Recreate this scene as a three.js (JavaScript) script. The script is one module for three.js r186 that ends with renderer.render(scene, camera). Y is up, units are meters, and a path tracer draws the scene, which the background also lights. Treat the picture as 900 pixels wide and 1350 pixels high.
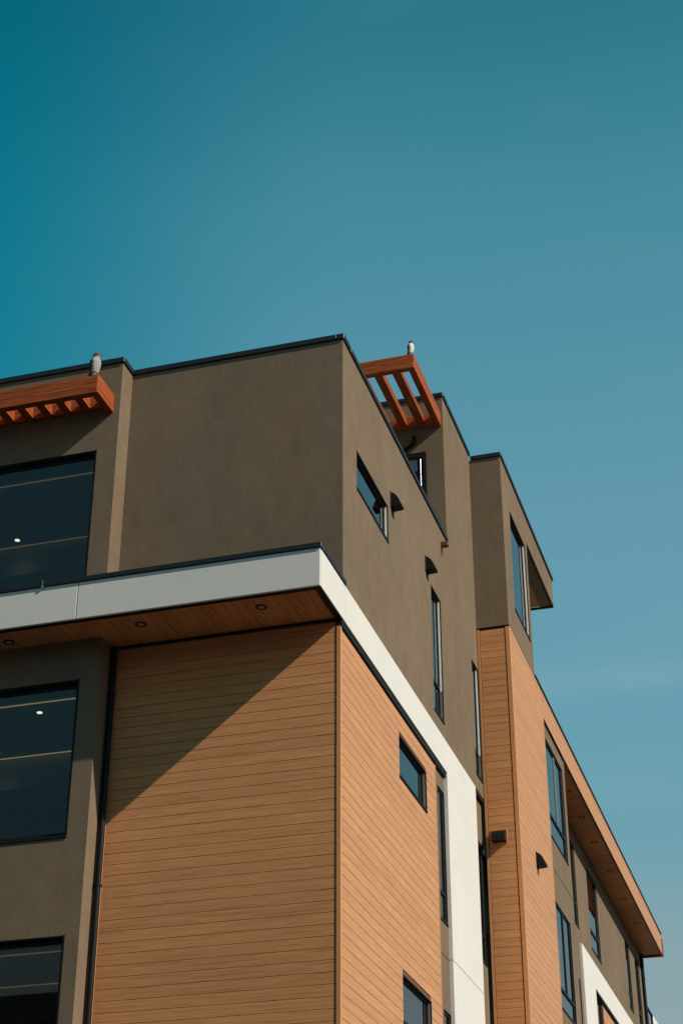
import * as THREE from 'three';
import { mergeGeometries } from 'three/addons/utils/BufferGeometryUtils.js';
import { RectAreaLightUniformsLib } from 'three/addons/lights/RectAreaLightUniformsLib.js';

// ---------------------------------------------------------------- camera, sky, sun, exposure
const scene = new THREE.Scene();
const camera = new THREE.PerspectiveCamera(33.463, 682 / 1024, 0.1, 3000);
camera.position.set(5.981, 1.602, 20.001);
camera.rotation.order = 'YXZ';
camera.rotation.set(0.52191, 0.29147, -0.00045);

const renderer = new THREE.WebGLRenderer({ antialias: true });
renderer.toneMapping = THREE.LinearToneMapping;
renderer.toneMappingExposure = 1.0;
renderer.shadowMap.enabled = true;

const SUN = new THREE.Vector3(1, 0.785, 0.288).normalize();
const sun = new THREE.DirectionalLight(new THREE.Color().setRGB(1, 0.925, 0.81), 5.0);
sun.position.copy(SUN).multiplyScalar(60);
sun.castShadow = true;
sun.shadow.mapSize.set(4096, 4096);
Object.assign(sun.shadow.camera, { left: -35, right: 35, top: 35, bottom: -35, near: 1, far: 140 });
scene.add(sun, sun.target);

// seeded noise helpers
function rng(seed) { let a = seed >>> 0; return () => { a = (a + 0x6D2B79F5) >>> 0; let t = a; t = Math.imul(t ^ (t >>> 15), t | 1); t ^= t + Math.imul(t ^ (t >>> 7), t | 61); return ((t ^ (t >>> 14)) >>> 0) / 4294967296; }; }
function hash(x, y, s) { let h = Math.imul(x, 374761393) ^ Math.imul(y, 668265263) ^ Math.imul(s, 2147483647); h = Math.imul(h ^ (h >>> 13), 1274126177); return ((h ^ (h >>> 16)) >>> 0) / 4294967296; }
const sm = (t) => t * t * (3 - 2 * t), lerp = (a, b, t) => a + (b - a) * t, clamp = (v, a, b) => Math.min(b, Math.max(a, v));
function vnoise(x, y, px, py, s) {                     // value noise, repeating every px, py cells
  const xi = Math.floor(x), yi = Math.floor(y), fx = sm(x - xi), fy = sm(y - yi), m = (v, p) => ((v % p) + p) % p;
  const a = hash(m(xi, px), m(yi, py), s), b = hash(m(xi + 1, px), m(yi, py), s), c = hash(m(xi, px), m(yi + 1, py), s), d = hash(m(xi + 1, px), m(yi + 1, py), s);
  return lerp(lerp(a, b, fx), lerp(c, d, fx), fy);
}

// the sky: clear air, deeper away from the sun and higher up, paler towards the horizon, with thin cirrus
{
  const W = 1024, H = 512, data = new Float32Array(W * H * 4), lin = (c) => Math.pow(c / 255, 2.2);
  const keys = [[-90, [110, 108, 104]], [-2, [144, 156, 160]], [4, [146, 164, 169]], [12, [142, 164, 170]], [15, [136, 163, 170]], [19, [108, 159, 174]], [23, [103, 157, 174]], [29, [100, 152, 171]], [36, [81, 142, 162]], [39.5, [73, 137, 156]], [46, [48, 118, 137]], [60, [36, 104, 124]], [90, [28, 94, 116]]];
  const d = new THREE.Vector3(), c0 = new THREE.Vector3(-13.54 - 5.98, 55.34 - 1.6, -120).normalize(), c1 = new THREE.Vector3(-3.12 - 5.98, 55.12 - 1.6, -120).normalize();
  const trailN = new THREE.Vector3().crossVectors(c0, c1).normalize(), mid = c0.clone().add(c1).normalize();
  for (let r = 0; r < H; r++) for (let c = 0; c < W; c++) {
    const up = ((r + 0.5) / H - 0.5) * Math.PI, ro = ((c + 0.5) / W - 0.5) * 2 * Math.PI;
    d.set(Math.cos(ro) * Math.cos(up), Math.sin(up), Math.sin(ro) * Math.cos(up));
    const e = up * 180 / Math.PI; let k = 0; while (k < keys.length - 2 && e > keys[k + 1][0]) k++;
    const t = clamp((e - keys[k][0]) / (keys[k + 1][0] - keys[k][0]), 0, 1);
    const cs = d.dot(SUN), turn = Math.acos(clamp((d.x * SUN.x + d.z * SUN.z) / Math.hypot(d.x, d.z) / Math.hypot(SUN.x, SUN.z), -1, 1)) * 57.3, near = clamp((139 - turn) / 18, 0, 1), glow = Math.pow(Math.max(cs, 0), 3);
    const px = c / W * 96, py = r / H * 120;
    let w = 0, a = 0.5, f = 1; for (let o = 0; o < 4; o++) { w += a * vnoise((px + py * 0.35) * f * 0.5, (py - px * 0.1) * f, 1e6, 1e6, 11 + o); a *= 0.5; f *= 2; }
    const wisp = sm(clamp((w - 0.46) / 0.3, 0, 1)) * (0.5 + 0.5 * sm(clamp((40 - e) / 22, 0, 1)));
    const off = d.dot(trailN) * 57.3, along = d.dot(mid);
    const trail = e > 0 ? Math.exp(-Math.pow(off / 0.32, 2)) * sm(clamp((along - 0.996) / 0.003, 0, 1)) * (0.5 + 0.8 * vnoise(px * 4, py * 4, 1e6, 1e6, 5)) : 0;
    for (let i = 0; i < 3; i++) {
      let v = lin(lerp(keys[k][1][i], keys[k + 1][1][i], t));
      if (e > -2) { v *= lerp([0.05, 0.7, 0.76][i], 1, sm(near)); v *= 1 + glow * 0.5; v += wisp * near * [0.012, 0.009, 0.007][i] + trail * [0.04, 0.028, 0.022][i]; }
      data[(r * W + c) * 4 + i] = v;
    }
    data[(r * W + c) * 4 + 3] = 1;
  }
  const tex = new THREE.DataTexture(data, W, H, THREE.RGBAFormat, THREE.FloatType);
  tex.mapping = THREE.EquirectangularReflectionMapping; tex.minFilter = tex.magFilter = THREE.LinearFilter; tex.needsUpdate = true;
  scene.background = tex; scene.environment = tex;
}
RectAreaLightUniformsLib.init();

// ---------------------------------------------------------------- textures and materials
function canvasTex(w, h, repX, repY, fn, srgb) {
  const data = new Uint8Array(w * h * 4);
  for (let y = 0; y < h; y++) for (let x = 0; x < w; x++) { const v = fn(x / w, y / h), i = (y * w + x) * 4; data[i] = v[0]; data[i + 1] = v[1]; data[i + 2] = v[2]; data[i + 3] = 255; }
  const t = new THREE.DataTexture(data, w, h); t.wrapS = t.wrapT = THREE.RepeatWrapping; t.magFilter = THREE.LinearFilter; t.minFilter = THREE.LinearMipmapLinearFilter; t.generateMipmaps = true;
  if (srgb) t.colorSpace = THREE.SRGBColorSpace; t.repeat.set(repX, repY); t.needsUpdate = true; return t;
}
const s8 = (v) => clamp(Math.round(255 * Math.pow(clamp(v, 0, 1), 1 / 2.2)), 0, 255);
function fbm(u, v, nx, ny, oct, seed) { let s = 0, a = 0.5, n = 0; for (let o = 0; o < oct; o++) { const k = 1 << o; s += a * vnoise(u * nx * k, v * ny * k, nx * k, ny * k, seed + o); n += a; a *= 0.55; } return s / n; }
const tint = (rgb, k) => [s8(rgb[0] * k), s8(rgb[1] * k), s8(rgb[2] * k)];

// stucco: sand grain, trowel sweeps and faint patches in the paint
const grainBump = canvasTex(512, 512, 1 / 0.9, 1 / 0.9, (u, v) => { const g = 0.45 * fbm(u, v, 90, 90, 2, 3) + 0.35 * fbm(u, v, 24, 24, 2, 9) + 0.2 * fbm(u, v, 5, 7, 2, 17); const b = clamp(255 * g, 0, 255); return [b, b, b]; });
function plasterMap(rgb, amount, seed) {
  return canvasTex(1024, 1024, 1 / 5.3, 1 / 5.3, (u, v) => {
    const big = fbm(u, v, 4, 4, 4, seed) - 0.5, mid = fbm(u, v, 30, 22, 3, seed + 20) - 0.5, sweep = fbm(u + 0.05 * big, v, 60, 14, 3, seed + 31) - 0.5, grain = hash((u * 1024) | 0, (v * 1024) | 0, seed) - 0.5;
    const k = 1 + amount * (0.9 * big + 0.7 * mid + 0.4 * sweep + 0.35 * grain), warm = 1 + amount * 0.35 * (fbm(u, v, 7, 7, 2, seed + 77) - 0.5);
    return tint([rgb[0] * warm, rgb[1], rgb[2] / warm], k);
  }, true);
}
const STUCCO = [0.17, 0.118, 0.074], WHITE = [0.63, 0.595, 0.545];
const M = {};
const std = (o) => (o.specularIntensity === undefined ? new THREE.MeshStandardMaterial(o) : new THREE.MeshPhysicalMaterial(o));
M.stucco = std({ map: plasterMap(STUCCO, 0.3, 101), roughness: 0.97, specularIntensity: 0.25, bumpMap: grainBump, bumpScale: 0.0024 });
M.white = std({ map: plasterMap(WHITE, 0.07, 202), roughness: 0.9, specularIntensity: 0.4, bumpMap: grainBump, bumpScale: 0.0015 });
M.black = std({ color: new THREE.Color().setRGB(0.01, 0.0105, 0.011), roughness: 0.5, specularIntensity: 0.25 });
M.cap = std({ color: new THREE.Color().setRGB(0.012, 0.013, 0.014), roughness: 0.45, specularIntensity: 0.6 });
M.reveal = std({ color: new THREE.Color().setRGB(0.01, 0.009, 0.008), roughness: 0.8 });
M.bronze = std({ color: new THREE.Color().setRGB(0.17, 0.15, 0.13), roughness: 0.5 });
M.liner = std({ color: new THREE.Color().setRGB(0.82, 0.79, 0.73), roughness: 0.5 });
M.metal = std({ color: new THREE.Color().setRGB(0.45, 0.46, 0.47), roughness: 0.35, metalness: 0.8 });
M.copper = std({ color: new THREE.Color().setRGB(0.11, 0.035, 0.02), roughness: 0.55 });
M.glass = new THREE.MeshPhysicalMaterial({ color: new THREE.Color().setRGB(0.42, 0.6, 0.54), transmission: 1, thickness: 0, roughness: 0.0, ior: 2.3 });
M.glassClear = new THREE.MeshPhysicalMaterial({ color: new THREE.Color().setRGB(0.42, 0.52, 0.53), transmission: 1, thickness: 0, roughness: 0.0, ior: 1.52 });
M.inside = std({ map: plasterMap([0.4, 0.38, 0.35], 0.06, 404), roughness: 0.95 });
M.roomPaint = std({ map: plasterMap([0.38, 0.36, 0.33], 0.06, 414), roughness: 0.9 });
M.lens = std({ color: new THREE.Color().setRGB(0.26, 0.25, 0.24), roughness: 0.4 });

// wood-look cladding: straight grain along u (metres), each map 2.4 m by 0.6 m
function woodMap(rgb, contrast, seed) {
  return canvasTex(1024, 512, 1 / 2.4, 1 / 0.6, (u, v) => {
    const wob = 0.02 * (fbm(u, v, 4, 8, 3, seed + 5) - 0.5);
    const fine = fbm(u, v + wob, 12, 170, 2, seed) - 0.5, streak = fbm(u, v + wob, 5, 56, 3, seed + 40) - 0.5, broad = fbm(u, v + wob, 3, 14, 2, seed + 60) - 0.5;
    const dark = sm(clamp((fbm(u, v + wob, 4, 44, 3, seed + 90) - 0.6) / 0.16, 0, 1));
    const k = 1 + contrast * (0.7 * fine + 0.75 * streak + 0.28 * broad - 0.42 * dark);
    const red = 1 + contrast * 0.18 * streak;
    return tint([rgb[0] * Math.sqrt(k) * red, rgb[1] * k, rgb[2] * k / red], Math.sqrt(k));
  }, true);
}
const woodBump = canvasTex(512, 512, 1 / 2.4, 1 / 0.6, (u, v) => { const b = 255 * (0.6 * fbm(u, v, 8, 128, 2, 61) + 0.4 * fbm(u, v, 4, 40, 2, 71)); return [b, b, b]; });
const WOOD = [0.525, 0.222, 0.078];
M.wood = [[1, 0], [0.965, 1], [1.04, 2], [0.985, 3]].map(([k, i]) => std({ map: woodMap([WOOD[0] * k, WOOD[1] * k, WOOD[2] * k], 0.38, 300 + i * 37), roughness: 0.7, specularIntensity: 0.35, sheen: 1, sheenRoughness: 0.9, sheenColor: new THREE.Color().setRGB(1, 0.86, 0.7), bumpMap: woodBump, bumpScale: 0.0008 }));
M.woodTrim = std({ map: woodMap([WOOD[0] * 1.02, WOOD[1] * 1.02, WOOD[2]], 0.22, 555), roughness: 0.7, specularIntensity: 0.35, sheen: 1, sheenRoughness: 0.9, sheenColor: new THREE.Color().setRGB(1, 0.86, 0.7), bumpMap: woodBump, bumpScale: 0.0005 });
M.soffit = [[1, 0], [0.92, 1], [1.06, 2]].map(([k, i]) => std({ map: woodMap([WOOD[0] * 0.9 * k, WOOD[1] * 0.86 * k, WOOD[2] * 0.85 * k], 0.45, 700 + i * 31), roughness: 0.65, specularIntensity: 0.3, bumpMap: woodBump, bumpScale: 0.0006 }));
M.cedar = std({ map: woodMap([0.32, 0.066, 0.013], 1.1, 800), roughness: 0.6, specularIntensity: 0.3, bumpMap: woodBump, bumpScale: 0.002 });
M.joint = std({ color: new THREE.Color().setRGB(0.12, 0.058, 0.025), roughness: 0.9 });

// ---------------------------------------------------------------- geometry helpers
function uvWorld(g, along) {                           // uv in metres from the position; `along` sets which world axis carries the grain
  if (g.index) g = g.toNonIndexed();
  g.computeVertexNormals();
  const p = g.attributes.position, n = g.attributes.normal, uv = new Float32Array(p.count * 2);
  for (let i = 0; i < p.count; i++) {
    const ax = Math.abs(n.getX(i)), ay = Math.abs(n.getY(i)), az = Math.abs(n.getZ(i)), x = p.getX(i), y = p.getY(i), z = p.getZ(i);
    let a = ax >= ay && ax >= az ? [z, y] : az >= ay ? [x, y] : [x, z];
    if (along === 'y') a = ay > ax && ay > az ? a : [y, a[0]];
    if (along === 'z') a = ax >= ay && ax >= az ? [z, y] : az >= ay ? [x, y] : [z, x];
    uv[i * 2] = a[0]; uv[i * 2 + 1] = a[1];
  }
  g.setAttribute('uv', new THREE.BufferAttribute(uv, 2)); return g;
}
function box(x0, x1, y0, y1, z0, z1) { const g = new THREE.BoxGeometry(Math.abs(x1 - x0), Math.abs(y1 - y0), Math.abs(z1 - z0)); g.translate((x0 + x1) / 2, (y0 + y1) / 2, (z0 + z1) / 2); return g; }
function bevelBox(x0, x1, y0, y1, z0, z1, b = 0.006) {  // a box with all edges chamfered
  const q = [[x0, x1], [y0, y1], [z0, z1]].map(([a, c]) => [Math.min(a, c), Math.max(a, c)]);
  const P = [], I = [], id = new Map();
  const vert = (s, k) => { const key = s.join() + k; if (!id.has(key)) { id.set(key, P.length / 3); for (let a = 0; a < 3; a++) P.push(q[a][s[a] > 0 ? 1 : 0] - (a === k ? 0 : s[a] * b)); } return id.get(key); };
  const quad = (a, c, d, e, out) => { const v = (i) => new THREE.Vector3(P[i * 3], P[i * 3 + 1], P[i * 3 + 2]); const nn = v(c).sub(v(a)).cross(v(d).sub(v(a))); if (nn.dot(out) > 0) I.push(a, c, d, a, d, e); else I.push(a, d, c, a, e, d); };
  for (let k = 0; k < 3; k++) for (const s of [-1, 1]) { const [i, j] = [(k + 1) % 3, (k + 2) % 3], c = [[-1, -1], [1, -1], [1, 1], [-1, 1]].map(([a, d]) => { const t = [0, 0, 0]; t[k] = s; t[i] = a; t[j] = d; return vert(t, k); }); const o = new THREE.Vector3(); o.setComponent(k, s); quad(...c, o); }
  for (let k = 0; k < 3; k++) { const [i, j] = [(k + 1) % 3, (k + 2) % 3]; for (const a of [-1, 1]) for (const d of [-1, 1]) { const t0 = [0, 0, 0], t1 = [0, 0, 0]; t0[k] = -1; t1[k] = 1; t0[i] = t1[i] = a; t0[j] = t1[j] = d; const o = new THREE.Vector3(); o.setComponent(i, a); o.setComponent(j, d); quad(vert(t0, i), vert(t1, i), vert(t1, j), vert(t0, j), o); } }
  for (const a of [-1, 1]) for (const c of [-1, 1]) for (const d of [-1, 1]) { const t = [a, c, d]; const v = [0, 1, 2].map((k) => vert(t, k)); const V = (i) => new THREE.Vector3(P[i * 3], P[i * 3 + 1], P[i * 3 + 2]); const nn = V(v[1]).sub(V(v[0])).cross(V(v[2]).sub(V(v[0]))); if (nn.dot(new THREE.Vector3(a, c, d)) > 0) I.push(...v); else I.push(v[0], v[2], v[1]); }
  const g = new THREE.BufferGeometry(); g.setAttribute('position', new THREE.Float32BufferAttribute(P, 3)); g.setIndex(I); return g;
}
function add(name, geos, mat, parent, along) {
  const list = (Array.isArray(geos) ? geos : [geos]).map((g) => { const k = uvWorld(g, along); for (const a of Object.keys(k.attributes)) if (!['position', 'normal', 'uv', 'color'].includes(a)) k.deleteAttribute(a); return k; });
  const m = new THREE.Mesh(list.length > 1 ? mergeGeometries(list) : list[0], mat);
  m.name = name; m.castShadow = m.receiveShadow = true; parent.add(m); return m;
}
function part(name, parent, label) { const g = new THREE.Group(); g.name = name; if (label) g.userData.label = label; parent.add(g); return g; }
// facade frames: (u, v, w) -> world; 'x' faces +x with u = -z, 'z' faces +z with u = x; w is outward from the plane
function frame(axis, plane) { return axis === 'x' ? new THREE.Matrix4().set(0, 0, 1, plane, 0, 1, 0, 0, -1, 0, 0, 0, 0, 0, 0, 1) : new THREE.Matrix4().makeTranslation(0, 0, plane); }
function wallGeo(axis, plane, thick, outline, holes) {  // slab with openings
  const s = new THREE.Shape(outline.map(([u, v]) => new THREE.Vector2(u, v)));
  for (const [u0, u1, v0, v1] of holes) { const h = new THREE.Path(); h.moveTo(u0, v0); h.lineTo(u0, v1); h.lineTo(u1, v1); h.lineTo(u1, v0); h.closePath(); s.holes.push(h); }
  const g = new THREE.ExtrudeGeometry(s, { depth: thick, bevelEnabled: false }); g.translate(0, 0, -thick); g.applyMatrix4(frame(axis, plane)); return g;
}
const rect = (u0, u1, v0, v1) => [[u0, v0], [u1, v0], [u1, v1], [u0, v1]];

// ---------------------------------------------------------------- ground
{
  const g = new THREE.PlaneGeometry(1600, 1600); g.rotateX(-Math.PI / 2); uvWorld(g);
  const ground = add('ground', g, std({ map: canvasTex(512, 512, 1 / 3, 1 / 3, (u, v) => tint([0.048, 0.046, 0.044], 0.8 + 0.4 * fbm(u, v, 60, 60, 3, 900)), true), roughness: 0.95 }), scene);
  ground.userData = { kind: 'structure', label: 'dark asphalt ground in front of the building', category: 'ground' };
}

// ---------------------------------------------------------------- the building
const B = new THREE.Group(); B.name = 'apartment_building';
B.userData = { label: 'modern corner building with dark stucco, wood-look boards and a white band', category: 'building' };
scene.add(B);
const R = rng(7);

const H = { top: 16.6, tower: 19.8, pent: 19.7, can0: 11.93, can1: 12.49, bayWood: 15.93, fas0: 15.36, fas1: 15.95 };
const XS = -3.39, ZBAY = 0.383, ZC = 1.047, ZA = -6.62, ZB2 = -8.9, XP = 0.633, ZDW = -11.45, ZD = -14.6, ZE = -12.2, ZP3 = -14.75, ZF = -30.8, ZW1 = -6.0, ZW2 = -8.22;

// window openings, u = -z on the +x faces
const winR = [];  // filled below, so that the walls can be cut from the same numbers
const W = {
  slot: [0.72, 2.45, 14.42, 15.07], tall: [5.24, 5.9, 12.77, 15.07], tall2: [8.34, 8.84, 12.8, 15.05],
  wood1: [3.04, 4.67, 10.8, 11.45], wood2: [3.01, 4.62, 7.2, 7.85], strip1: [5.52, 5.96, 9.36, 11.56], strip1b: [5.52, 5.96, 5.75, 7.96],
  strip2: [8.42, 8.86, 9.47, 11.6], strip2b: [8.42, 8.86, 5.8, 7.96], pent: [9.66, 11.18, 16.63, 18.85],
  bay3a: [12.5, 14.4, 12.95, 15.05], bay3b: [12.36, 14.1, 9.55, 11.62], n1: [18.4, 19.1, 12.96, 14.95], n2: [20.9, 22.35, 12.98, 15.0], n3: [27.2, 27.95, 13.05, 14.95], n4: [29.1, 29.9, 12.0, 14.98],
  n5: [18.04, 18.72, 9.4, 11.67], wp2: [20.75, 21.9, 9.5, 11.9],
};
const L = { a: [-7.4, -3.72, 12.3, 15.08], b: [-7.4, -3.69, 9.09, 11.34], c: [-7.4, -3.6, 5.4, 7.76] };

// stucco walls
add('stucco_wall', [box(XS, 0, 12.0, H.top, -0.3, 0)], M.stucco, B);
add('stucco_wall', wallGeo('x', 0, 0.3, [[0.3, H.can1], [8.899, H.can1], [8.899, H.tower], [6.62, H.tower], [6.62, H.top], [0.3, H.top]], [W.slot, W.tall, W.tall2]), M.stucco, B);
add('stucco_wall', wallGeo('z', ZBAY, 0.5, rect(-9.5, XS, 0, H.top), [L.a, L.b, L.c]), M.stucco, B);
add('stucco_wall', wallGeo('x', -0.06, 0.3, rect(5.33, 6.0, 0, H.can0 - 0.005), [W.strip1, W.strip1b]), M.stucco, B);
add('stucco_wall', wallGeo('x', -0.06, 0.3, rect(8.22, 8.9, 0, H.can1 - 0.004), [W.strip2, W.strip2b]), M.stucco, B);
add('stucco_wall', box(-3.0, -0.3, 15.7, H.tower, ZA - 0.3, ZA), M.stucco, B);                     // terrace face of the tower
// penthouse over the second bay
add('stucco_wall', [box(-0.3, XP, H.bayWood, H.pent, ZB2 - 0.3, ZB2)], M.stucco, B);
add('stucco_wall', wallGeo('x', XP, 0.3, [[9.2, H.fas1 + 0.002], [11.45, H.fas1 + 0.002], [11.45, 19.06], [14.6, 19.06], [14.6, H.pent], [9.2, H.pent]], [W.pent]), M.stucco, B);
add('stucco_wall', box(-4, XP - 0.301, H.fas1, 19.06, ZDW, ZDW + 0.25), M.stucco, B);
// third bay and the long recessed wall
add('stucco_wall', wallGeo('x', 0.59, 0.6, rect(12.2, 14.75, 0, H.fas0 - 0.03), [W.bay3a, W.bay3b]), M.stucco, B);
add('stucco_wall', wallGeo('x', 0, 0.3, rect(14.75, 30.5, 0, H.fas0), [W.n1, W.n2, W.n3, W.n4, W.n5, W.wp2]), M.stucco, B);
// thin control joints in the third bay
add('control_joint', box(0.586, 0.594, 12.28, 12.292, -12.21, -14.7), M.reveal, B);
add('control_joint', box(-0.064, -0.057, 8.8, 8.812, -5.36, -5.99), M.reveal, B);

// closing the volume: floors, roofs and the sides out of view
const slab = (y0, y1, x0, x1, z0, z1) => add('floor_slab', box(x0, x1, y0, y1, z0, z1), M.inside, B);
for (const [c, t] of [[4.5, 4.9], [8.13, 8.5], [11.73, 11.9], [15.3, 15.68]]) { slab(c, t, -9.4, -0.31, -8.8, -0.01); slab(c, t, -9.4, XS - 0.02, -0.009, 0.0); slab(c, t, -9.4, -0.31, -30.29, -8.81); }
add('roof', box(-9.4, -0.301, 15.7, 15.9, -30.5, -0.31), M.inside, B);
add('roof', box(-3.2, -0.301, 19.4, 19.6, -8.9, ZA - 0.301), M.inside, B);
add('rear_wall', [box(-9.8, -9.41, 0, H.top, -30.5, 0.0), box(-9.4, -0.301, 0, 15.3, -30.5, -30.3), box(-3.5, -3.21, 15.9, 19.8, -8.9, ZA)], M.stucco, B);
add('partition_wall', [box(-9.4, -0.31, 0, 15.3, -9.0, -8.91), box(-9.4, -0.31, 0, 15.29, -14.9, -14.76)], M.inside, B);

// penthouse roof overhang
{
  const p = part('roof_overhang', B);
  add('roof_slab', box(-4.2, XP - 0.302, 19.12, H.pent - 0.02, ZD, ZB2 - 0.301), M.stucco, p);
  for (let i = 0, z = ZDW - 0.002; z > ZD + 0.1; z -= 0.15, i++) add('soffit_board', bevelBox(-4.1, XP - 0.06, 19.075, 19.118, z, Math.max(z - 0.146, ZD + 0.06), 0.004), M.soffit[i % 3], p);
  add('edge_trim', [box(XP - 0.058, XP - 0.02, 19.05, 19.06, ZDW, ZD + 0.06), box(-4.2, XP - 0.003, 19.03, 19.07, ZD - 0.001, ZD + 0.055)], M.black, p);
}

// ---------------------------------------------------------------- white band, panels and the canopy
{
  const c = part('canopy', B);
  add('fascia_panel', bevelBox(-9.5, -3.497, H.can0, H.can1, ZC - 0.04, ZC, 0.004), M.white, c);
  add('fascia_panel', bevelBox(-3.485, -0.003, H.can0, H.can1, ZC - 0.04, ZC, 0.004), M.white, c);
  add('fascia_panel', bevelBox(-0.043, 0.001, H.can0 + 0.001, H.can1 - 0.001, -0.12, ZC - 0.042, 0.003), M.white, c);
  add('canopy_deck', box(-9.5, -0.045, H.can0 + 0.06, H.can1 - 0.01, 0.002, ZC - 0.042), M.black, c);
  add('edge_trim', [box(-9.5, -0.004, H.can0 - 0.012, H.can0 + 0.055, ZC - 0.1, ZC - 0.045), box(-0.1, -0.012, H.can0 - 0.011, H.can0 + 0.055, 0.01, ZC - 0.101)], M.black, c);
  for (let i = 0, x = -0.102; x > -9.4; x -= 0.15, i++) {
    const z0 = x < XS ? ZBAY + 0.002 : 0.012;
    add('soffit_board', bevelBox(x, x - 0.145, H.can0 + 0.02, H.can0 + 0.058, z0, ZC - 0.102, 0.004), M.soffit[(i * 2 + (i >> 2)) % 3], c, 'z');
  }
  add('flashing_cap', [bevelBox(-9.5, 0.022, H.can1 + 0.001, H.can1 + 0.075, ZC - 0.09, ZC + 0.024, 0.006)], M.cap, c);
  add('flashing_cap', [bevelBox(-0.09, 0.021, H.can1 + 0.002, H.can1 + 0.073, -0.12, ZC - 0.091, 0.006)], M.cap, c);
  add('canopy_membrane', box(-9.5, -0.091, H.can1 - 0.008, H.can1 + 0.02, 0.002, ZC - 0.092), M.black, c);
  add('flashing_clip', [box(-4.03, -4.022, H.can1 - 0.01, H.can1 + 0.09, ZC + 0.025, ZC + 0.032), box(-4.05, -4.0, H.can1 - 0.012, H.can1 - 0.004, ZC + 0.002, ZC + 0.03)], M.metal, c);
}
for (const [x, z] of [[-0.96, 0.62], [-2.72, 0.6], [-4.71, 0.6], [-6.6, 0.6]]) {
  const d = part('downlight', B);
  const ring = new THREE.LatheGeometry([[0.052, 0], [0.056, -0.012], [0.074, -0.012], [0.08, 0.004]].map(([r, y]) => new THREE.Vector2(r, y)), 28); ring.translate(x, H.can0 + 0.02, z);
  add('ring', ring, M.black, d);
  const lens = new THREE.CylinderGeometry(0.045, 0.045, 0.012, 24); lens.translate(x, H.can0 + 0.016, z); add('lens', lens, M.lens, d);
}
{
  const b = part('white_band', B);
  add('band_panel', wallGeo('x', 0.001, 0.08, [[0.123, H.can0], [-ZW1, H.can0], [-ZW1, 8.825], [-ZW2, 8.825], [-ZW2, H.can1 - 0.001], [0.123, H.can1 - 0.001]], []), M.white, b);
  add('edge_trim', [box(-0.09, -0.012, H.can0 - 0.1, H.can0 - 0.001, 0.005, -5.98)], M.black, b);
  add('edge_trim', [box(-0.058, -0.004, H.can1 - 0.09, H.can1 - 0.003, -8.225, -8.89)], M.black, b);
}
{
  const p = part('white_cladding', B);
  add('cladding_panel', bevelBox(-0.1, 0.001, 0, 8.813, ZW1, ZW2, 0.002), M.white, p);
  add('joint_backing', box(-0.3, -0.101, 0, H.can1, ZW1 - 0.001, ZW2 + 0.001), std({ color: new THREE.Color().setRGB(0.42, 0.33, 0.23), roughness: 0.9 }), p);
}
{
  // white surround on the long wall, with a wood infill beside its window
  const p = part('white_cladding', B);
  add('cladding_panel', wallGeo('x', 0.06, 0.058, rect(18.98, 30.4, 8.2, 12.58), [[20.7, 29.5, 9.4, 11.95]]), M.white, p);
  for (let i = 0, y = 9.42; y < 11.8; y += 0.149, i++) add('infill_board', bevelBox(0.001, 0.03, y, y + 0.141, -21.92, -29.48, 0.004), M.wood[i % 4], p, 'z');
  add('edge_trim', box(0.005, 0.055, 11.9, 11.948, -20.71, -29.49), M.black, p);
}

// ---------------------------------------------------------------- wood-look cladding
const PITCH = 0.149;
function spans(u0, u1, holes, v0, v1) {               // the stretches of a board that are not cut away by an opening
  let s = [[u0, u1]];
  for (const [a, b, c, d] of holes) if (v1 > c + 0.01 && v0 < d - 0.01) s = s.flatMap(([p, q]) => (b <= p || a >= q ? [[p, q]] : [[p, a], [b, q]].filter(([m, n]) => n - m > 0.03)));
  return s;
}
function cladding(axis, plane, u0, u1, y0, y1, holes, top = y1) {
  const g = part('wood_cladding', B), m = frame(axis, plane);
  const back = wallGeo(axis, plane - 0.013, 0.25, rect(u0 - 0.02, u1, 0, y1), holes); add('backing', back, M.joint, g);
  const cache = new Map();
  let i = 0;
  for (let y = top - PITCH; y > y0; y -= PITCH, i++) for (const [a, b] of spans(u0, u1, holes, y, y + PITCH)) {
    let v0 = y, v1 = Math.min(y + 0.1435, y1);
    for (const h of holes) if (v1 > h[2] + 0.01 && v0 < h[3] - 0.01 && !(b <= h[0] || a >= h[1])) { /* spans already avoid it */ }
    const key = a.toFixed(3) + b.toFixed(3) + (i % 7); let geo = cache.get(key);
    if (!geo || v1 - v0 < 0.143) {
      geo = bevelBox(a, b, 0, v1 - v0, -0.02, 0, 0.003).toNonIndexed(); geo.computeVertexNormals();
      const p = geo.attributes.position, uv = new Float32Array(p.count * 2), du = R() * 9, dv = R() * 0.6;
      for (let k = 0; k < p.count; k++) { uv[2 * k] = p.getX(k) + du; uv[2 * k + 1] = p.getY(k) + p.getZ(k) + dv; }
      geo.setAttribute('uv', new THREE.BufferAttribute(uv, 2)); geo.applyMatrix4(m); if (v1 - v0 >= 0.143) cache.set(key, geo);
    }
    const b_ = new THREE.Mesh(geo, M.wood[(R() * 4) | 0]); b_.name = 'board'; b_.position.y = v0; b_.castShadow = b_.receiveShadow = true; g.add(b_);
  }
  return g;
}
const WX = -0.036;                                     // plane of the boards on the +x side of the corner
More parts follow.
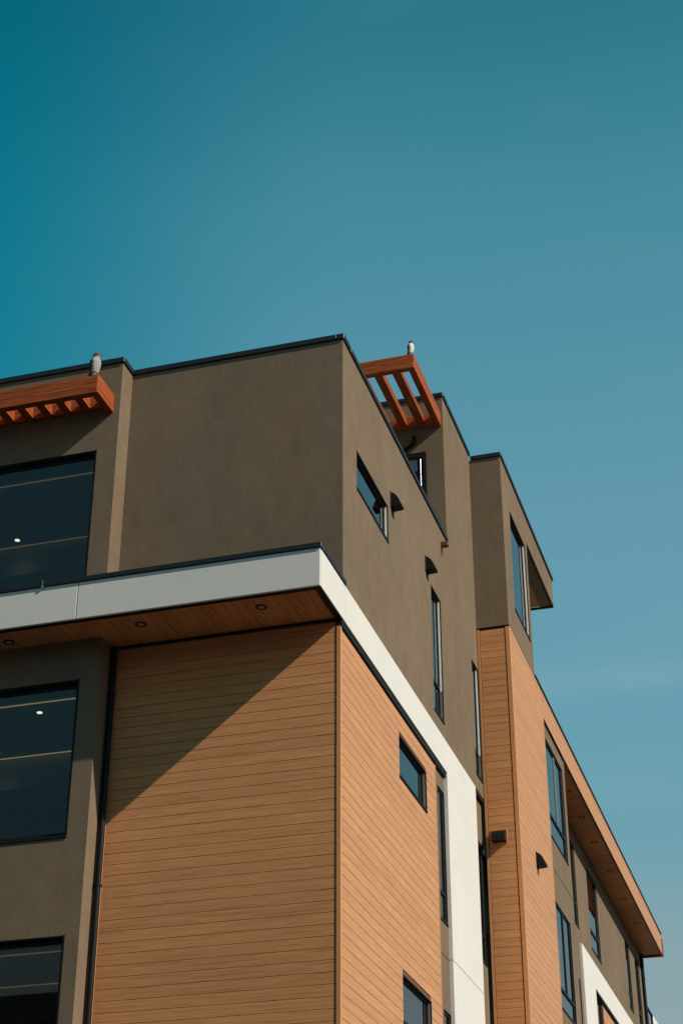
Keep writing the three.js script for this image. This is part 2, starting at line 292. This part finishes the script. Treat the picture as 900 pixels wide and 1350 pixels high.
{
  const a = cladding('z', -0.004, -3.3, -0.105, 4.3, H.can0 - 0.002, [], H.can0 - 0.03);
  add('edge_trim', [box(-3.389, -3.306, 0, H.can0 - 0.003, -0.02, 0.012)], M.woodTrim, a, 'y');
  add('corner_trim', [bevelBox(-0.092, WX + 0.006, 0, H.can0 - 0.102, -0.055, 0.006, 0.004)], M.woodTrim, a, 'y');
  const b = cladding('x', WX, 0.058, 5.31, 4.3, H.can0 - 0.101, [W.wood1, W.wood2], H.can0 - 0.13);
  add('edge_trim', [box(-0.06, WX + 0.003, 0, H.can0 - 0.102, -5.313, -5.335)], M.woodTrim, b, 'y');
  const c = cladding('z', ZB2, 0.065, 0.545, 6.2, H.bayWood - 0.04, [], H.bayWood - 0.05);
  add('edge_trim', [box(0.012, 0.055, 0, H.bayWood - 0.035, ZB2 - 0.03, ZB2 + 0.012)], M.woodTrim, c, 'y');
  add('corner_trim', [bevelBox(0.558, XP + 0.006, 0, H.bayWood - 0.03, ZB2 - 0.07, ZB2 + 0.008, 0.004)], M.woodTrim, c, 'y');
  add('head_trim', [box(0.001, XP + 0.008, H.bayWood - 0.028, H.bayWood - 0.002, ZB2 - 0.05, ZB2 + 0.012)], M.black, c);
  const d = cladding('x', XP, 8.975, 12.2, 6.6, H.fas1 - 0.002, [], H.fas1 - 0.01);
  add('edge_trim', [box(0.56, XP + 0.003, 0, H.fas1 - 0.003, -12.16, -12.204)], M.woodTrim, d, 'y');
  // roof edge with its board fascia, soffit and flashing
  const e = part('roof_eave', B);
  for (let i = 0, y = H.fas1 - 0.01; y > H.fas0 + 0.05; y -= PITCH, i++) add('fascia_board', bevelBox(XP - 0.03, XP, Math.max(y - 0.142, H.fas0 + 0.004), y, -12.206, ZF, 0.003), M.wood[(i + 1) % 4], e, 'z');
  add('eave_core', box(-0.3, XP - 0.031, H.fas0 + 0.05, H.fas1 - 0.02, -12.21, ZF + 0.03), M.joint, e);
  for (let i = 0, z = ZP3 - 0.01; z > ZF + 0.05; z -= 0.72, i++) add('soffit_panel', bevelBox(0.004, XP - 0.05, H.fas0 + 0.006, H.fas0 + 0.048, z, Math.max(z - 0.71, ZF + 0.04), 0.005), M.soffit[(i * 5 + (i >> 1)) % 3], e);
  add('edge_trim', [box(XP - 0.048, XP - 0.012, H.fas0 - 0.014, H.fas0 + 0.04, -12.21, ZF + 0.04), box(0.3, XP - 0.05, H.fas0 - 0.028, H.fas0 - 0.001, -12.21, ZP3)], M.black, e);
  add('end_board', [bevelBox(0.002, XP + 0.03, H.fas0 - 0.05, H.fas1 - 0.12, ZF + 0.002, ZF - 0.06, 0.004)], M.cedar, e);
  add('flashing_cap', [bevelBox(XP - 0.12, XP + 0.025, H.fas1 + 0.001, H.fas1 + 0.05, ZDW - 0.002, ZF - 0.03, 0.005)], M.cap, e);
  for (const z of [-16.6, -18.4, -20.2, -22.6, -25, -27.4]) {
    const q = part('downlight', B);
    const ring = new THREE.LatheGeometry([[0.05, 0], [0.055, -0.012], [0.074, -0.012], [0.08, 0.004]].map(([r, y]) => new THREE.Vector2(r, y)), 20); ring.translate(0.36, H.fas0 + 0.005, z); add('ring', ring, M.black, q);
    const lens = new THREE.CylinderGeometry(0.045, 0.045, 0.012, 18); lens.translate(0.36, H.fas0 + 0.001, z); add('lens', lens, M.lens, q);
  }
}

// ---------------------------------------------------------------- parapet caps
{
  const t = 0.03, capZ = (x0, x1, y, zOut, depth = 0.36) => add('parapet_cap', bevelBox(x0, x1, y + 0.001, y + 0.095, zOut - depth, zOut + t, 0.008), M.cap, B);
  const capX = (z0, z1, y, xOut, depth = 0.36) => add('parapet_cap', bevelBox(xOut - depth, xOut + t, y + 0.0015, y + 0.094, z1, z0, 0.008), M.cap, B);
  capZ(XS + t + 0.001, t, H.top, 0); capX(-0.361, ZA, H.top, 0);
  capZ(-9.5, XS + t, H.top, ZBAY, 0.41); 
  capZ(-3.2, t, H.tower, ZA, 0.36); capX(ZA - 0.361, ZB2, H.tower, 0);
  capZ(t + 0.001, XP + t, H.pent, ZB2, 0.36); capX(ZB2 - 0.361, ZD, H.pent, XP);
  add('cap_joint', box(-0.105, -0.09, H.top + 0.02, H.top + 0.097, 0.031, 0.036), M.metal, B);
}

// ---------------------------------------------------------------- windows
function windowUnit(axis, plane, [u0, u1, v0, v1], o = {}) {
  const w = part('window', B, o.label), m = frame(axis, plane), rec = o.rec ?? 0.045, f = o.f ?? 0.042, far = rec + 0.07;
  const G = (a, b, c, d, e, g) => { const k = box(a, b, c, d, e, g); k.applyMatrix4(m); return k; };
  const BV = (a, b, c, d, e, g) => { const k = bevelBox(a, b, c, d, e, g, 0.004); k.applyMatrix4(m); return k; };
  // lining of the opening: head dark, far jamb by its own finish, sill flashing a little proud
  add('head_lining', G(u0 + 0.001, u1 - 0.001, v1 - 0.012, v1 - 0.001, -rec, 0.004), M.reveal, w);
  const jv0 = o.jambTo ?? v0;
  add('jamb_lining', G(u1 - 0.014, u1 - 0.001, jv0 + 0.014, v1 - 0.013, -rec, -0.012), o.liner ?? M.bronze, w);
  if (o.jambTo) add('jamb_lining', G(u1 - 0.014, u1 - 0.001, v0 + 0.014, jv0 + 0.013, -rec, -0.012), M.bronze, w);
  add('edge_bead', [G(u1 - 0.014, u1 + 0.012, v0 - 0.01, v1 + 0.004, -0.011, 0.006)], M.black, w);
  add('sill', BV(u0 - 0.01, u1 + 0.011, v0 - 0.03, v0 + 0.012, -rec, 0.016), M.black, w);
  add('frame', [BV(u0, u0 + f, v0 + 0.013, v1 - 0.013, -far, -rec + 0.001), BV(u1 - f, u1 - 0.002, v0 + 0.013, v1 - 0.013, -far, -rec), BV(u0 + f, u1 - f, v1 - f - 0.013, v1 - 0.0135, -far, -rec), BV(u0 + f, u1 - f, v0 + 0.013, v0 + 0.013 + f, -far, -rec)], o.frameMat ?? M.black, w);
  const a = u0 + f, b = u1 - f, c = v0 + 0.013 + f, d = v1 - 0.013 - f, cutsV = o.v ?? [], cutsU = o.u ?? [], t = f * 0.75;
  for (const y of cutsV) add('mullion', BV(a, b, y - t, y + t, -far, -rec + 0.006), o.frameMat ?? M.black, w);
  const vs = [c, ...cutsV.flatMap((y) => [y - t, y + t]), d];
  for (let i = 0; i < vs.length; i += 2) {
    const us = [a, ...((i === vs.length - 2 || !cutsV.length) ? cutsU : []).flatMap((x) => [x - t, x + t]), b];
    for (let k = 0; k < us.length; k += 2) {
      if (k) add('mullion', BV(us[k - 1], us[k], vs[i], vs[i + 1], -far, -rec + 0.004), o.mullMat ?? o.frameMat ?? M.black, w);
      const g = new THREE.PlaneGeometry(us[k + 1] - us[k], vs[i + 1] - vs[i]); g.translate((us[k] + us[k + 1]) / 2, (vs[i] + vs[i + 1]) / 2, -rec - 0.016); g.applyMatrix4(m);
      add('pane', g, o.glass ?? M.glass, w);
    }
  }
  return w;
}
windowUnit('x', 0, W.slot, { liner: M.liner, label: 'wide slot window with a pale jamb under the parapet' });
windowUnit('x', 0, W.tall, { liner: M.liner, v: [13.37], jambTo: 13.33 });
windowUnit('x', 0, W.tall2, { liner: M.liner, v: [13.32], jambTo: 13.3 });
windowUnit('x', WX, W.wood1); windowUnit('x', WX, W.wood2);
windowUnit('x', -0.06, W.strip1, { v: [9.82], rec: 0.014 }); windowUnit('x', -0.06, W.strip1b, { v: [6.2], rec: 0.014 });
windowUnit('x', -0.06, W.strip2, { v: [9.93], rec: 0.014 }); windowUnit('x', -0.06, W.strip2b, { v: [6.2], rec: 0.014 });
windowUnit('x', XP, W.pent, { liner: M.liner, rec: 0.045, label: 'tall penthouse window with a pale jamb' });
windowUnit('x', 0.59, W.bay3a, { v: [13.46], u: [13.55], rec: 0.02, mullMat: M.bronze }); windowUnit('x', 0.59, W.bay3b, { v: [9.95], u: [13.3], rec: 0.014 });
for (const [k, v] of [['n1', [13.48]], ['n2', [13.48]], ['n3', [13.5]], ['n4', [13.4]], ['n5', []], ['wp2', []]]) windowUnit('x', 0, W[k], { v, rec: 0.02, f: 0.05 });

// large picture windows on the street side, with the rooms behind them
for (const [k, ceil, rows] of [['a', 15.29, [-0.46, -2.3]], ['b', 11.72, [-0.91, -2.78]], ['c', 8.12, [-1.34, -2.9]]]) {
  windowUnit('z', ZBAY, L[k], { rec: 0.09, f: 0.07, glass: M.glassClear, liner: M.black, frameMat: M.black });
  const room = part('room', B), [u0, u1, v0] = L[k], zb = rows[1] - 0.05;
  add('back_wall', wallGeo('z', zb, 0.12, rect(-9.3, -3.3, v0 - 0.6, ceil), [[-8.6, -5.2, v0 - 0.55, ceil - 0.55]]), M.roomPaint, room);
  add('side_wall', box(-3.3, -3.2, v0 - 0.6, ceil, zb - 3, -0.31), M.roomPaint, room);
  add('ceiling', box(-9.3, -3.42, ceil - 0.03, ceil - 0.001, zb + 0.002, 0.0), M.roomPaint, room);
  for (const z of rows) {
    const strip = add('linear_light', box(-9.2, -3.43, ceil - 0.045, ceil - 0.032, z - 0.008, z + 0.008), std({ color: 0x443322, emissive: new THREE.Color().setRGB(1, 0.6, 0.28), emissiveIntensity: k === 'b' ? 0.4 : 0.15 }), room);
    const ra = new THREE.RectAreaLight(new THREE.Color().setRGB(1, 0.6, 0.28), k === 'b' ? 0.4 : 0.15, 5.8, 0.016); ra.position.set(-6.28, ceil - 0.047, z); ra.rotation.x = -Math.PI / 2; room.add(ra); ra.name = 'linear_light_glow';
  }
}
for (const [x, y, z] of [[-6.23, 15.25, -2.07], [-5.08, 11.68, -1.22], [-6.42, 11.68, -2.5]]) {
  const d = part('ceiling_lamp', B);
  const ring = new THREE.CylinderGeometry(0.06, 0.06, 0.02, 20); ring.translate(x, y + 0.004, z); add('ring', ring, M.black, d);
  const lamp = new THREE.CylinderGeometry(0.042, 0.042, 0.012, 20); lamp.translate(x, y - 0.008, z);
  add('lamp', lamp, std({ color: 0xffffff, emissive: new THREE.Color().setRGB(1, 0.82, 0.58), emissiveIntensity: 2.2 }), d);
  const pl = new THREE.SpotLight(new THREE.Color().setRGB(1, 0.82, 0.58), 0.08, 6, 1.0, 0.6); pl.position.set(x, y - 0.03, z); pl.target.position.set(x, y - 3, z); pl.castShadow = true; pl.name = 'ceiling_lamp_light'; d.add(pl, pl.target);
}

// ---------------------------------------------------------------- pergolas in stained cedar
{
  const p = part('pergola', B, 'stained cedar pergola above the upper picture window'), y0 = 15.7, y1 = 16.02;
  add('beam', bevelBox(-8.6, -3.5, y0 + 0.002, y1, 0.86, 0.975, 0.008), M.cedar, p);
  add('end_beam', bevelBox(-3.61, -3.488, y0, y1 + 0.001, ZBAY + 0.002, 0.972, 0.008), M.cedar, p, 'z');
  add('ledger', bevelBox(-8.6, -3.615, y0 + 0.1, y1 - 0.005, ZBAY + 0.002, ZBAY + 0.045, 0.004), M.cedar, p);
  for (let x = -3.86; x > -8.5; x -= 0.315) add('rafter', bevelBox(x - 0.08, x, y0 + 0.05, y1 - 0.004, ZBAY + 0.046, 0.858, 0.006), M.cedar, p, 'z');
}
{
  const p = part('pergola', B, 'stained cedar pergola over the roof terrace'), y0 = 19.13, y1 = 19.43, zf = -4.56;
  add('beam', bevelBox(-2.9, -0.03, y0 + 0.002, y1, zf - 0.12, zf, 0.008), M.cedar, p);
  add('end_beam', bevelBox(-0.15, -0.029, y0, y1 + 0.001, ZA + 0.002, zf - 0.121, 0.008), M.cedar, p, 'z');
  add('ledger', bevelBox(-2.9, -0.155, y0 + 0.06, y1 - 0.02, ZA + 0.002, ZA + 0.06, 0.004), M.cedar, p);
  for (let x = -0.35; x > -2.8; x -= 0.335) add('rafter', bevelBox(x - 0.13, x, y0 + 0.05, y1 - 0.03, ZA + 0.062, zf - 0.122, 0.006), M.cedar, p, 'z');
}
// terrace door, its handle and a bent conduit on the tower's terrace face
{
  const d = part('terrace_door', B), z = ZA;
  add('frame', [box(-1.32, -1.25, 15.92, 18.6, z + 0.001, z + 0.05), box(-0.41, -0.34, 15.92, 18.6, z + 0.001, z + 0.05), box(-1.25, -0.41, 18.5, 18.6, z + 0.001, z + 0.049)], M.black, d);
  add('leaf', [box(-1.25, -1.15, 15.92, 18.5, z + 0.002, z + 0.03), box(-0.51, -0.41, 15.92, 18.5, z + 0.002, z + 0.03)], M.black, d);
  const g = new THREE.PlaneGeometry(0.64, 2.5); g.translate(-0.83, 17.2, z + 0.016); add('pane', g, M.glass, d);
  add('handle', bevelBox(-0.452, -0.436, 17.55, 18.45, z + 0.04, z + 0.056, 0.003), M.metal, d);
  const tube = new THREE.TubeGeometry(new THREE.CatmullRomCurve3([[-0.92, 18.6], [-0.72, 18.72], [-0.58, 18.82], [-0.56, 18.98]].map(([x, y]) => new THREE.Vector3(x, y, z + 0.05))), 24, 0.035, 10); add('conduit', tube, M.black, B);
}

// ---------------------------------------------------------------- vents, scupper, downpipes
function ventHood(x, y, z) {
  const v = part('vent_hood', B), s = new THREE.Shape(); s.moveTo(0, 0.25); s.quadraticCurveTo(0.1, 0.22, 0.165, 0.015); s.lineTo(0.16, 0); s.lineTo(0.03, -0.01); s.lineTo(0, 0.0); s.closePath();
  const g = new THREE.ExtrudeGeometry(s, { depth: 0.17, bevelEnabled: true, bevelSize: 0.006, bevelThickness: 0.006, bevelSegments: 1, curveSegments: 8 }); g.translate(x + 0.008, y, z - 0.19); add('hood', g, M.black, v);
  add('back_plate', bevelBox(x + 0.001, x + 0.012, y - 0.03, y + 0.27, z - 0.215, z + 0.005, 0.003), M.black, v);
}
ventHood(0, 15.17, -2.62); ventHood(0, 15.17, -4.86); ventHood(XP, 11.66, -10.36);
{
  const v = part('vent_box', B), z = ZB2 + 0.004;
  add('back_plate', bevelBox(0.115, 0.405, 11.63, 11.885, z, z + 0.016, 0.004), M.woodTrim, v);
  const s = new THREE.Shape(); s.moveTo(0, 0); s.lineTo(0.14, 0.0); s.lineTo(0.14, 0.08); s.quadraticCurveTo(0.13, 0.2, 0, 0.215); s.closePath();
  const g = new THREE.ExtrudeGeometry(s, { depth: 0.235, bevelEnabled: true, bevelSize: 0.005, bevelThickness: 0.005, bevelSegments: 1 }); g.rotateY(-Math.PI / 2); g.translate(0.38, 11.648, z + 0.017); add('hood', g, M.black, v);
}
{
  const s = part('scupper', B);
  add('spout', [bevelBox(0.002, 0.13, 16.27, 16.35, -6.1, -6.2, 0.004)], M.copper, s);
  add('flange', [box(0.001, 0.01, 16.12, 16.36, -6.09, -6.21)], M.copper, s);
}
function pipe(name, x, y0, y1, z, r, brackets) {
  const p = part(name, B); const g = new THREE.CylinderGeometry(r, r, y1 - y0, 18); g.translate(x, (y0 + y1) / 2, z); add('pipe', g, M.black, p);
  for (const y of brackets) { const b = new THREE.CylinderGeometry(r + 0.009, r + 0.009, 0.035, 18); b.translate(x, y, z); add('bracket', [b, box(x - r - 0.03, x - r - 0.004, y - 0.012, y + 0.012, z - 0.01, z + 0.01)], M.black, p); }
}
pipe('downpipe', -3.325, 0, 11.91, 0.07, 0.042, [5.0, 8.48, 11.2]);
pipe('downpipe', 0.05, 0, 15.34, -30.44, 0.05, [9, 12, 14.6]);

// roof terrace of the wing beyond the far corner
{
  const t = part('rear_terrace', B);
  add('parapet_wall', bevelBox(-5, -0.115, 0, 14.28, -33.45, -42, 0.01), M.white, t);
  add('terrace_floor', box(-5, -0.2, 0, 13.1, -30.9, -33.44), M.stucco, t);
  const g = new THREE.PlaneGeometry(1.3, 1.05); g.rotateY(Math.PI / 2); g.translate(-0.14, 13.67, -32.75); add('glass_panel', g, M.glassClear, t);
  add('top_rail', [box(-0.17, -0.11, 14.2, 14.25, -32.0, -33.44)], M.black, t);
  for (const z of [-32.0, -33.3]) add('rail_post', [box(-0.168, -0.112, 13.1, 14.199, z, z - 0.07)], M.black, t);
}

// ---------------------------------------------------------------- the block across the street, which closes off the low sky on that side
{
  const S = new THREE.Group(); S.name = 'street_block'; S.position.set(-4, 0, 36); S.userData = { label: 'long brick block across the street from the corner building', category: 'building' }; scene.add(S);
  const brick = std({ map: plasterMap([0.24, 0.125, 0.085], 0.3, 611), roughness: 0.95 });
  add('wall', box(-42, 42, 0, 16.5, 0, 14), brick, S); add('roof', box(-42.3, 42.3, 16.501, 16.9, -0.3, 14.3), M.cap, S);
  const pane = box(-0.8, 0.8, 0, 1.7, -0.05, -0.002), trim = box(-0.95, 0.95, -0.12, 0, -0.1, -0.003);
  for (let f = 0; f < 4; f++) for (let k = 0; k < 20; k++) { const w = part('window', S); w.position.set(-40 + k * 4.2, 2 + f * 3.6, 0); add('pane', pane.clone(), M.black, w); add('sill', trim.clone(), M.bronze, w); }
}

// ---------------------------------------------------------------- the two birds on the pergolas
function bird(x, y, z, h, label, pale, crest) {
  const rings = [[0.0, -0.05, 0.05, 0.05], [0.07, -0.03, 0.1, 0.095], [0.16, -0.01, 0.15, 0.14], [0.28, 0.0, 0.17, 0.16], [0.42, 0.01, 0.185, 0.18], [0.56, 0.015, 0.19, 0.195], [0.66, 0.01, 0.175, 0.185], [0.73, 0.01, 0.14, 0.14], [0.79, 0.03, 0.14, 0.13], [0.86, 0.04, 0.145, 0.13], [0.92, 0.035, 0.125, 0.11], [0.97, 0.015, 0.075, 0.07], [1.0, 0.0, 0.005, 0.005]];
  const seg = 40, sub = 7, P = [], C = [], I = []; const r = rng(31 + h * 100);
  const rows = []; for (let i = 0; i < rings.length - 1; i++) for (let k = 0; k < sub; k++) { const t = sm(k / sub); rows.push(rings[i].map((v, j) => lerp(v, rings[i + 1][j], j ? t : k / sub))); } rows.push(rings[rings.length - 1]);
  const dark = [0.035, 0.033, 0.033], brown = [0.09, 0.05, 0.03];
  rows.forEach(([v, cx, rx, rz], i) => {
    for (let s = 0; s < seg; s++) {
      const a = s / seg * Math.PI * 2, nx = Math.cos(a), nz = Math.sin(a), wing = Math.exp(-Math.pow((Math.abs(nz) - 0.8) / 0.25, 2)) * (nx < 0.45 ? 1 : 0) * clamp((v - 0.12) / 0.2, 0, 1) * clamp((0.68 - v) / 0.1, 0, 1);
      const k = 1 + 0.16 * wing;
      P.push((cx + rx * nx * k) * h, v * h, rz * nz * k * h);
      const bar = clamp(0.5 + 0.32 * Math.sin(v * 88 + nz * 7 + Math.sin(s * 2.1) * 1.5) + 0.55 * (r() - 0.5), 0, 1), front = nx > -0.25 + 0.2 * wing;
      let c = front ? [(pale ? 0.66 : 0.46) * lerp(1, lerp(0.25, 1, bar), pale ? 0.18 : 0.9), 0, 0] : dark;
      if (front) { c[1] = c[0] * 0.95; c[2] = c[0] * 0.86; }
      if (v > 0.75) c = nx > 0.55 && v < 0.85 ? [0.3, 0.22, 0.16] : brown;
      if (v > 0.8 && v < 0.87 && nx > 0.3 && Math.abs(nz) > 0.55 && Math.abs(nz) < 0.85) c = [0.012, 0.012, 0.012];
      C.push(...c);
    }
    if (i) for (let s = 0; s < seg; s++) { const a = (i - 1) * seg + s, b = (i - 1) * seg + (s + 1) % seg, c = i * seg + s, d = i * seg + (s + 1) % seg; I.push(a, c, b, b, c, d); }
  });
  const g = new THREE.BufferGeometry(); g.setAttribute('position', new THREE.Float32BufferAttribute(P, 3)); g.setAttribute('color', new THREE.Float32BufferAttribute(C, 3)); g.setIndex(I);
  const col = (geo, c) => { geo = geo.index ? geo.toNonIndexed() : geo; geo.setAttribute('color', new THREE.Float32BufferAttribute(Array.from({ length: geo.attributes.position.count }, () => c).flat(), 3)); return geo; };
  const T = new THREE.Group(); T.name = 'bird'; T.position.set(x, y, z); T.rotation.y = -0.05; T.userData = { label, category: 'bird' }; scene.add(T);
  const fm = std({ vertexColors: true, roughness: 0.85 });
  const smooth = g; smooth.computeVertexNormals(); const body = new THREE.Mesh(smooth, fm); body.name = 'body'; body.castShadow = body.receiveShadow = true; body.position.y = 0.02; T.add(body);
  const beak = new THREE.ConeGeometry(0.035 * h, 0.1 * h, 10); beak.rotateZ(-Math.PI / 2 - 0.35); beak.translate(0.21 * h, 0.85 * h + 0.02, 0); add('beak', col(beak, [0.03, 0.028, 0.025]), fm, T);
  const tail = bevelBox(-0.05 * h, 0.02 * h, -0.26 * h, 0.06 * h, -0.07 * h, 0.07 * h, 0.006); tail.rotateZ(-0.5); tail.translate(-0.12 * h, 0.16 * h + 0.02, 0); add('tail', col(tail, dark), fm, T);
  for (const s of [-1, 1]) { const f = bevelBox(-0.03 * h, 0.12 * h, 0.001, 0.028, s * 0.05 * h, s * 0.11 * h, 0.004); add('foot', col(f, [0.2, 0.16, 0.09]), fm, T); }
  if (crest) { const c = new THREE.ConeGeometry(0.022 * h, 0.13 * h, 8); c.translate(0, 1.03 * h + 0.02, 0); add('crest', col(c, dark), fm, T); }
}
bird(-3.6, 16.022, 0.9, 0.43, 'bird with barred grey breast perched on the pergola above the picture window', false, true);
bird(-0.1, 19.432, -4.63, 0.32, 'dark backed bird with plain white breast perched on the terrace pergola', true, false);

renderer.render(scene, camera);
